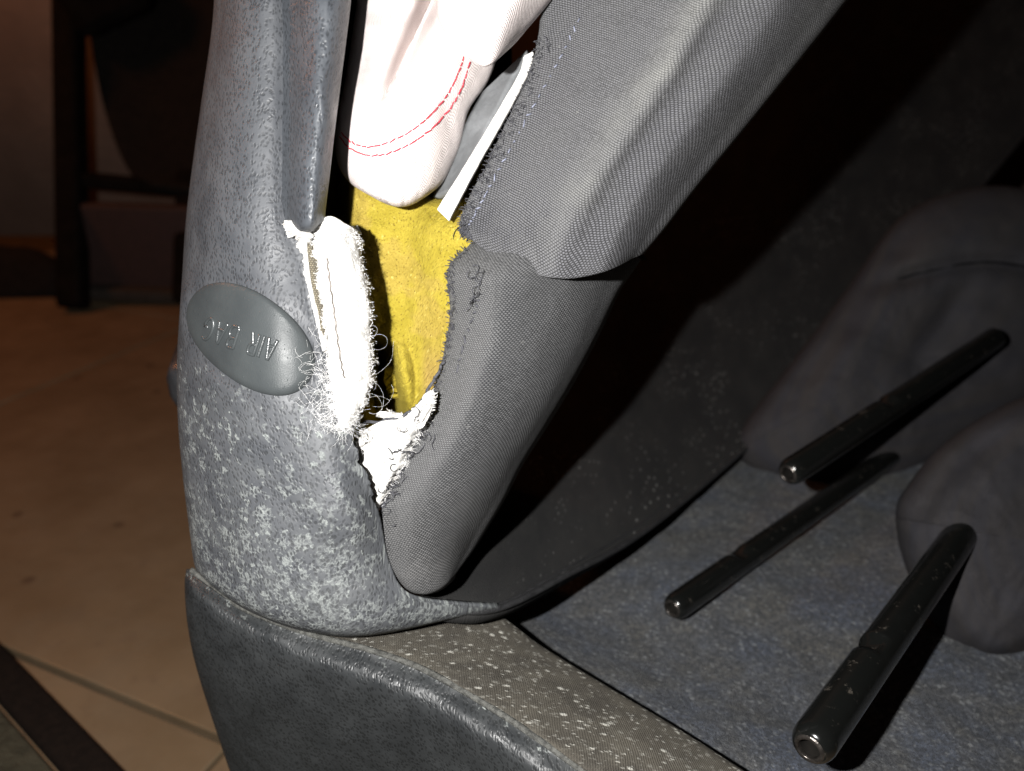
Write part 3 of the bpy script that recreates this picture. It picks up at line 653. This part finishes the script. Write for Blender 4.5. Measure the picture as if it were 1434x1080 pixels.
def badge_mat(name, spec, r0, r1):
    m, nt, b = newmat(name); oc = objc(nt)
    L(nt, mixc(nt, rmp(nt, noise(nt, oc, 70, 5), .3, .7), (0.033, 0.037, 0.039), (0.042, 0.047, 0.0485)), b.inputs['Base Color'])
    sc = nd(nt, 'ShaderNodeMapping', None, Vector=oc); sc.inputs['Rotation'].default_value = (.3, .5, .8); sc.inputs['Scale'].default_value = (1, .05, 1)
    scr = rmp(nt, noise(nt, sc.outputs[0], 900, 2), .68, .74)
    L(nt, mth(nt, 'ADD', rmp(nt, noise(nt, oc, 160, 5), .3, .7, r0, r1), mth(nt, 'MULTIPLY', scr, .2)), b.inputs['Roughness'])
    b.inputs['Specular IOR Level'].default_value = spec
    L(nt, bump(nt, mth(nt, 'ADD', noise(nt, oc, 2600, 2), mth(nt, 'MULTIPLY', scr, 1.0)), .00008), b.inputs['Normal'])
    return m
M['badge'] = badge_mat('badge_plastic', .26, .38, .50)
badge = sheet('airbag_badge', P(gBd[..., 0], gBd[..., 1], gBd[..., 2]), M['badge'], seat, close=True)
lm = badge_mat('badge_plastic_polished', .75, .22, .32)
widths = {'A': 18, 'I': 8, 'R': 16, ' ': 14, 'B': 17, 'G': 18}
word = 'AIR BAG'; tot = sum(widths[c] for c in word); curx = -tot / 2; rot = R(180 - 18)
ru = np.array([math.cos(rot), -math.sin(rot)]); upv = np.array([-math.sin(rot), -math.cos(rot)])    # reading direction and letter-up
arc = lambda cx, cy, rx, ry, a0, a1, n=12: [(cx + rx * math.cos(R(a0 + (a1 - a0) * k / n)), cy + ry * math.sin(R(a0 + (a1 - a0) * k / n))) for k in range(n + 1)]
STROKES = {'A': [[(0, 0), (.45, 1), (.55, 1), (1, 0)], [(.2, .36), (.8, .36)]], 'I': [[(.5, 0), (.5, 1)]],
           'R': [[(0, 0), (0, 1), (.5, 1)] + arc(.55, .76, .42, .24, 90, -90) + [(0, .52)], [(.5, .52), (1, 0)]],
           'B': [[(0, 0), (0, 1), (.5, 1)] + arc(.52, .77, .40, .23, 90, -90) + [(0, .54)], [(.5, .54)] + arc(.54, .27, .46, .27, 90, -90) + [(0, 0)]],
           'G': [arc(.52, .5, .50, .5, 50, 350, 22)[:-1] + [(1, .42), (.58, .42)]]}
def densify(p, m):
    p = np.array(p, float); q = np.concatenate([[0], np.linalg.norm(np.diff(p, axis=0), axis=1).cumsum()])
    t = np.linspace(0, q[-1], m); return np.stack([np.interp(t, q, p[:, 0]), np.interp(t, q, p[:, 1])], -1)
for chn in word:
    wd = widths[chn]
    if chn != ' ':
        lw = wd - 5.5; lines = []
        for st in STROKES[chn]:
            c = densify(st, 26); lx = curx + 2.5 + c[:, 0] * lw; ly = c[:, 1] * 31 - 15.5
            pp = np.array([335.0, 475.0]) + lx[:, None] * ru + ly[:, None] * upv
            r2 = np.clip(badge_r(pp[:, 0], pp[:, 1]), 0, 1) ** 2
            lines.append(P(pp[:, 0], pp[:, 1], badge_d(pp[:, 0], pp[:, 1], r2) - .00020))
        tubes('letter', lines, .00058, lm, badge, 10)
    curx += wd
# black recliner knob peeking out behind the panel
kn = link('recliner_knob', box_mesh('recliner_knob', .03, .05, .026, .008), plain('black_plastic', (0.02, 0.02, 0.022), .4), seat)
kn.location = P(283, 520, .42); kn.rotation_euler = (0, 0, R(15))
adopt(seat)

# ------------------------------------------------------------------ seat cushion underneath
cush = empty('seat_cushion', (-0.02, 0.33, 0), 'dark leather seat cushion with mouldy brown cloth top under the torn seat back', 'seat cushion')
seam = [(300, 828, .318), (345, 856, .308), (430, 889, .300), (520, 913, .293), (600, 943, .286), (700, 1001, .274), (790, 1063, .263), (900, 1145, .254)]
rows = [[(300, 806, .40), (272, 800, .345), (266, 802, .322)] + seam[1:],
        [(300, 820, .40), (270, 822, .345), (263, 828, .318), (335, 880, .304), (425, 925, .2955), (512, 955, .288), (595, 985, .2805), (685, 1038, .269), (770, 1100, .259), (860, 1180, .250)],
        [(305, 870, .41), (274, 880, .350), (268, 885, .323), (340, 940, .310), (430, 985, .302), (520, 1015, .296), (600, 1050, .288), (685, 1105, .277), (765, 1165, .267), (850, 1245, .258)],
        [(325, 950, .42), (290, 955, .360), (284, 955, .333), (352, 1010, .322), (440, 1055, .315), (525, 1090, .309), (605, 1125, .301), (690, 1180, .291), (765, 1240, .282), (845, 1320, .273)],
        [(365, 1080, .44), (335, 1090, .38), (328, 1092, .353), (390, 1145, .345), (465, 1190, .340), (545, 1225, .334), (620, 1265, .327), (700, 1320, .318), (775, 1380, .309), (850, 1460, .30)],
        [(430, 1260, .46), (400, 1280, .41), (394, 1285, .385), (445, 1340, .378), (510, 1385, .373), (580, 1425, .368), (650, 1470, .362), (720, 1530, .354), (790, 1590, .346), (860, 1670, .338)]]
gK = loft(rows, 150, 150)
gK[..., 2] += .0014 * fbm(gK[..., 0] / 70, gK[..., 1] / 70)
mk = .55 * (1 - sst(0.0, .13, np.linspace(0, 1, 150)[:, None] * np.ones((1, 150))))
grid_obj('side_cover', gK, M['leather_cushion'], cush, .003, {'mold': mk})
far = [(560, 836, .372), (600, 838, .365), (640, 842, .352), (692, 857, .336), (760, 906, .324), (860, 967, .307), (960, 1027, .291), (1070, 1098, .275)]
rows = []
for s_, f_ in zip(seam, far):
    s_, f_ = np.array(s_, float), np.array(f_, float)
    rows.append([tuple(s_ + [0, 0, .001])] + [tuple(s_ + (f_ - s_) * t + [0, 0, -b0]) for t, b0 in ((.08, .003), (.3, .0045), (.6, .005), (.85, .0035))] + [tuple(f_), tuple(f_ + [6, 14, .012]), tuple(f_ + [8, 40, .035])])
gT = loft(rows, 90, 160)
gT[..., 2] += .0012 * fbm(gT[..., 0] / 60 + 4, gT[..., 1] / 60)
m, nt, b = newmat('mouldy_cloth'); uv = uvn(nt)
s = nd(nt, 'ShaderNodeSeparateXYZ', None, Vector=uv)
rib = mth(nt, 'MULTIPLY', mth(nt, 'SINE', mth(nt, 'MULTIPLY', s.outputs[0], 2 * math.pi / .0009)), mth(nt, 'SINE', mth(nt, 'MULTIPLY', s.outputs[1], 2 * math.pi / .0012)))
c = mixc(nt, rmp(nt, noise(nt, uv, 45, 5, .65), .3, .7), (0.060, 0.054, 0.045), (0.10, 0.09, 0.072))
c = mixc(nt, rmp(nt, rib, -.5, .6, .45, 0), c, (0.02, 0.018, 0.016))
def specks(scale, prob, r0, r1):
    wv = nd(nt, 'ShaderNodeTexNoise', None, Vector=uv, Scale=700.0, Detail=3.0).outputs['Color']
    vv_ = nd(nt, 'ShaderNodeVectorMath', {'operation': 'MULTIPLY_ADD'}, _0=wv, _1=(.0022, .0022, 0), _2=uv).outputs[0]
    v = nd(nt, 'ShaderNodeTexVoronoi', None, Vector=vv_, Scale=scale); rs = nd(nt, 'ShaderNodeSeparateColor', None, Color=v.outputs['Color']); amp = rmp(nt, rs.outputs[2], 0, 1, .3, 1.0)
    rad = mth(nt, 'MULTIPLY', rs.outputs[1], r1)
    return mth(nt, 'MULTIPLY', mth(nt, 'MULTIPLY', amp, mth(nt, 'LESS_THAN', rs.outputs[0], prob)), rmp(nt, mth(nt, 'SUBTRACT', v.outputs['Distance'], rad), -.18, .16, 1.0, 0.0))
k1 = specks(330, .75, .1, .38); k2 = specks(540, .8, .1, .38)
mk_ = mth(nt, 'MAXIMUM', k1, mth(nt, 'MULTIPLY', k2, .7))
c = mixc(nt, rmp(nt, noise(nt, uv, 130, 5, .7), .48, .75, 0, .35), c, (0.16, 0.15, 0.125))
c = mixc(nt, mth(nt, 'MULTIPLY', mk_, .85), c, (0.40, 0.39, 0.35))
L(nt, c, b.inputs['Base Color']); b.inputs['Roughness'].default_value = .9; b.inputs['Specular IOR Level'].default_value = .2
L(nt, bump(nt, mth(nt, 'ADD', mth(nt, 'MULTIPLY', rib, .3), mth(nt, 'ADD', mth(nt, 'MULTIPLY', mk_, .9), mth(nt, 'MULTIPLY', noise(nt, uv, 1800, 3), .5))), .0005), b.inputs['Normal'])
grid_obj('cloth_top', gT, m, cush, .003)
sl = cr(np.array([(268, 800, .322)] + seam), 160)
tubes('seam_piping', [P(sl[:, 0], sl[:, 1] - 2, sl[:, 2] + .0002 + .0004 * fbm(np.arange(160) * .3, np.zeros(160)))], .0012, plain('dusty_piping', (0.06, 0.06, 0.055), .8, .3, .5, 500, .0008, 1200), cush, 8)
ck = link('cushion_base', box_mesh('cushion_base', .26, .16, .10, .02), plain('cushion_foam', (0.02, 0.02, 0.022), .9), cush)
ck.location = (-0.01, 0.335, 0.052); ck.rotation_euler = (0, 0, R(-25))
adopt(cush)

# ------------------------------------------------------------------ head restraints with posts
hr_cloth = nap_cloth('head_restraint_cloth', (0.027, 0.0265, 0.031), (0.035, 0.032, 0.032), (0.03, 0.03, 0.03), .08, 260)
def pillow(name, outline, d0, slope, tf, tb, mat, parent, p=4.0, na=180, nr=44, wr=0.0, creases=()):
    o = np.array(outline, float); o = np.concatenate([o, o[:1]]); 
    e = np.concatenate([o[-2:-1], o, o[1:2]]); t = np.linspace(0, len(o) - 1, na, endpoint=False); i = t.astype(int); f = (t - i)[:, None]
    p0, p1, p2, p3 = e[i], e[i + 1], e[i + 2], e[i + 3]
    c = .5 * (2 * p1 + (p2 - p0) * f + (2 * p0 - 5 * p1 + 4 * p2 - p3) * f * f + (3 * p1 - p0 - 3 * p2 + p3) * f ** 3)
    ce = c.mean(0)
    r = np.sin(np.linspace(0, math.pi / 2, nr)); rr = np.concatenate([r, r[::-1][1:]]); sg = np.concatenate([np.ones(nr), -np.ones(nr - 1)])
    G = ce + (c - ce)[None] * rr[:, None, None]
    h = (1 - rr ** p) ** (1 / 2.2)
    d = d0 + slope[0] * (G[..., 0] - ce[0]) / 100 + slope[1] * (G[..., 1] - ce[1]) / 100 - np.where(sg > 0, tf, -tb)[:, None] * h[:, None]
    d = d + wr * fbm(G[..., 0] / 70, G[..., 1] / 70)
    for line, dep, wid in creases:
        q = cr(np.array(line, float), 60); t_ = np.minimum(np.arange(60), 59 - np.arange(60)) / 14.0
        dd_ = np.hypot(G[..., None, 0] - q[:, 0], G[..., None, 1] - q[:, 1]); k_ = dd_.argmin(-1)
        d = d + np.where(sg > 0, 1, 0)[:, None] * dep * np.exp(-(dd_.min(-1) / wid) ** 2) * np.clip(t_[k_], 0, 1)
    G3 = np.concatenate([G, d[..., None]], -1)
    return sheet(name, P(G3[..., 0], G3[..., 1], G3[..., 2]), mat, parent, close=True, attr={'dust_and_pale': np.full(d.shape, .4) * (1 + fbm(G[..., 0] / 50, G[..., 1] / 50))}), G3
chrome = newmat('black_chrome'); m, nt, b = chrome; oc = objc(nt)
L(nt, mixc(nt, rmp(nt, noise(nt, oc, 190, 5, .7), .60, .72, 0, .9), (0.0045, 0.0048, 0.0045), (0.06, 0.052, 0.044)), b.inputs['Base Color'])
L(nt, rmp(nt, noise(nt, oc, 160, 4, .6), .4, .75, .13, .30), b.inputs['Roughness']); b.inputs['Specular IOR Level'].default_value = .6
L(nt, bump(nt, noise(nt, oc, 120, 3), .00005), b.inputs['Normal'])
M['post'] = m
tip_m = plain('worn_steel', (0.06, 0.053, 0.048), .30, .5, .5, 250, .0002, 700, metal=.8)
hole_m = plain('hole_dark', (0.008, 0.007, 0.006), .9, .1)
def post(base, tip, r, parent, notch=(.32,), n=90, sides=36):
    a, b0 = P(*base), P(*tip); ax_ = (b0 - a); Ln = np.linalg.norm(ax_); ax_ /= Ln
    view = CAM - (a + b0) / 2; A = view - ax_ * np.dot(view, ax_); A /= np.linalg.norm(A); B = np.cross(ax_, A)
    prof = [(0, r), (Ln * .25, r), (Ln * .5, r), (Ln * .75, r)]
    s_ = np.concatenate([np.linspace(0, Ln - .006, n), Ln - .006 + .006 * np.sin(np.linspace(.1, 1, 9) * math.pi / 2)])
    rad = np.where(s_ < Ln - .006, r, r * (.62 + .38 * np.sqrt(np.clip(1 - ((s_ - Ln + .006) / .006) ** 2, 0, 1))))
    thv = np.arange(sides) * 2 * math.pi / sides
    W = np.zeros((len(s_), sides, 3))
    for i, (sv, rv) in enumerate(zip(s_, rad)):
        rr = np.full(sides, rv)
        for nf in notch:
            x0 = Ln * (1 - nf)
            k = sst(x0 - .007, x0 - .005, sv) * (1 - sst(x0 + .0015, x0 + .0030, sv)) if np.isscalar(sv) else 0
            flat = np.minimum(rr, (r * .48) / np.maximum(.25, np.cos(thv - .9))); rr = rr * (1 - k) + np.where(np.cos(thv - .9) > .3, flat, rr) * k
        W[i] = a + ax_ * sv + rr[:, None] * (np.cos(thv)[:, None] * A + np.sin(thv)[:, None] * B)
    o = sheet('post', W, M['post'], parent, close=True, flip=True)
    # rounded tip rim and the bore
    prof = [(Ln - .0012, r * .74), (Ln + .0004, r * .66), (Ln + .0006, r * .52), (Ln + .0002, r * .47), (Ln - .0012, r * .46)]
    W = np.array([a + ax_ * q0 + q1 * (np.cos(thv)[:, None] * A + np.sin(thv)[:, None] * B) for q0, q1 in prof])
    sheet('post_tip', W, tip_m, o, close=True, flip=True)
    W = np.array([a + ax_ * q0 + q1 * (np.cos(thv)[:, None] * A + np.sin(thv)[:, None] * B) for q0, q1 in [(Ln - .0010, r * .465), (Ln - .006, r * .46), (Ln - .012, r * .45), (Ln - .0122, .0003)]])
    sheet('bore', W, hole_m, o, close=True, flip=True)
    return o
grp = 'head restraints lying on the carpet'
h1 = empty('head_restraint', P(1230, 640, .53), 'dark cloth head restraint lying behind with two black posts toward the viewer', 'head restraint', grp)
hc, hG = pillow('cushion', [(1032, 628), (1046, 588), (1110, 505), (1185, 405), (1255, 310), (1330, 270), (1420, 262), (1520, 300), (1560, 400), (1520, 520), (1420, 600), (1300, 670), (1215, 704), (1120, 688), (1052, 660)], .585, (.010, -.006), .055, .05, hr_cloth, h1, wr=.006, creases=[([(1200, 405), (1256, 392), (1300, 380), (1370, 368), (1434, 374), (1520, 400)], .010, 12), ([(1385, 372), (1335, 430), (1295, 490), (1262, 545)], .008, 22), ([(1066, 640), (1110, 560), (1180, 460), (1262, 340), (1330, 300)], .006, 20)])
sm = cr(np.array([(1256, 392), (1300, 380), (1370, 368), (1434, 374), (1490, 395)], float), 40)
hF = hG[:44]; sd = np.array([depth_at(hF, a, c) for a, c in sm])
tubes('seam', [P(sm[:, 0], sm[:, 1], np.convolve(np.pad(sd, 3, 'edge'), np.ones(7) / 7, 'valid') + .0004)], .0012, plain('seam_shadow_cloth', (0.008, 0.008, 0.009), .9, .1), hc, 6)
post((1392, 474, .520), (1103, 664, .400), .0072, h1, (.40,))
post((1262, 628, .545), (941, 853, .386), .0068, h1, (.22,))
adopt(h1)
h2 = empty('head_restraint', P(1400, 920, .40), 'dark cloth head restraint at the picture edge with one thick black post close up', 'head restraint', grp)
pillow('cushion', [(1254, 722), (1272, 678), (1330, 615), (1434, 556), (1560, 540), (1680, 600), (1720, 740), (1690, 880), (1580, 960), (1460, 962), (1375, 942), (1318, 896), (1270, 800)], .425, (.004, -.010), .048, .05, hr_cloth, h2, wr=.005, creases=[([(1310, 850), (1360, 915), (1410, 925), (1470, 900), (1540, 890)], .008, 14), ([(1276, 745), (1310, 690), (1360, 640), (1450, 590)], .005, 16)])
post((1360, 728, .392), (1133, 1049, .264), .0076, h2, (.30,))
adopt(h2)

# ------------------------------------------------------------------ dim room behind: rug, chair, crate
rug_d = plain('rug_pile', (0.055, 0.050, 0.034), .95, .1, .25, 90, .002, 500)
rug_b = plain('rug_binding', (0.008, 0.005, 0.0035), .9, .15, .3, 200, .001, 600)
e0, e1 = on_z(-6, 905, .006), on_z(172, 1090, .006)
dv = (e1 - e0)[:2]; Lr = np.linalg.norm(dv); dv /= Lr; nv_ = np.array([dv[1], -dv[0]])
if nv_[0] > 0: nv_ = -nv_
ra = math.atan2(dv[1], dv[0])
rug = empty('rug', (e0[0], e0[1], 0), 'olive rug with dark brown bound edge on the tiled floor', 'rug')
mid = (e0 + e1)[:2] / 2
o = link('pile', box_mesh('pile', 1.2, .30, .010, .003), rug_d, rug); c2 = mid + nv_ * (.024 + .15); o.location = (c2[0], c2[1], .007); o.rotation_euler = (0, 0, ra)
o = link('binding', box_mesh('binding', 1.2, .024, .012, .004), rug_b, rug); c2 = mid + nv_ * .010; o.location = (c2[0], c2[1], .0085); o.rotation_euler = (0, 0, ra)
adopt(rug)
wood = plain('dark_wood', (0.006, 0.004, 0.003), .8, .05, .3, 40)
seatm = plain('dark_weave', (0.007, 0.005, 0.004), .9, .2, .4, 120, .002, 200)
def beam(name, p0, p1, w_, mat, parent, d_=None):
    a, b0 = np.array(p0), np.array(p1); v = Vector(b0 - a); me = box_mesh(name, w_, d_ or w_, v.length, min(w_, d_ or w_) * .2)
    o = link(name, me, mat, parent, smooth=False); o.location = (a + b0) / 2; o.rotation_euler = v.to_track_quat('Z', 'Y').to_euler(); return o
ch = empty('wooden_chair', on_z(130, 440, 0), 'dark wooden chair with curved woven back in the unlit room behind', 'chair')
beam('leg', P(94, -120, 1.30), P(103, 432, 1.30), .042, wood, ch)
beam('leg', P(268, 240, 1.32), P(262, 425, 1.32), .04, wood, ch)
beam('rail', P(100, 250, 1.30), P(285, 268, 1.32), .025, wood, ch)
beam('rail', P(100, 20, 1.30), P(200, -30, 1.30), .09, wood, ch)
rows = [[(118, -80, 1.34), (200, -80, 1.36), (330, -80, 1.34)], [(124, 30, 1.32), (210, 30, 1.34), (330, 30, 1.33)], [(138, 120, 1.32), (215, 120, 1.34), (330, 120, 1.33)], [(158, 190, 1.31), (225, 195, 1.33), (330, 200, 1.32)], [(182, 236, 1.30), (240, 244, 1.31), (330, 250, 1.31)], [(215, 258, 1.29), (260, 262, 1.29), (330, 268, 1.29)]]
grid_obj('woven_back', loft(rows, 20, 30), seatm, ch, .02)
adopt(ch)
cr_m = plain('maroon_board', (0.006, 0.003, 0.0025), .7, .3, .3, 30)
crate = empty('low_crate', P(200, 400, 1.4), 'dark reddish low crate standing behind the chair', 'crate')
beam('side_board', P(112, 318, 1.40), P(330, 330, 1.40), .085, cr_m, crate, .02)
beam('lid', P(112, 350, 1.33), P(330, 356, 1.33), .03, plain('lid_red_board', (0.028, 0.011, 0.009), .7), crate, .16)  # lid board is a lighter red than the boards beside it
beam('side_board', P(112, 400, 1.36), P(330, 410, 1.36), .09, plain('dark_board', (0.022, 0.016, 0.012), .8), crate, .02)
adopt(crate)
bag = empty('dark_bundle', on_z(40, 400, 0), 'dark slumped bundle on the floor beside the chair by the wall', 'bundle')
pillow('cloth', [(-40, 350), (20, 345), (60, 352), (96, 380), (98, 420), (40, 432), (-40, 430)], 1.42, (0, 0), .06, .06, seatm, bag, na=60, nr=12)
adopt(bag)
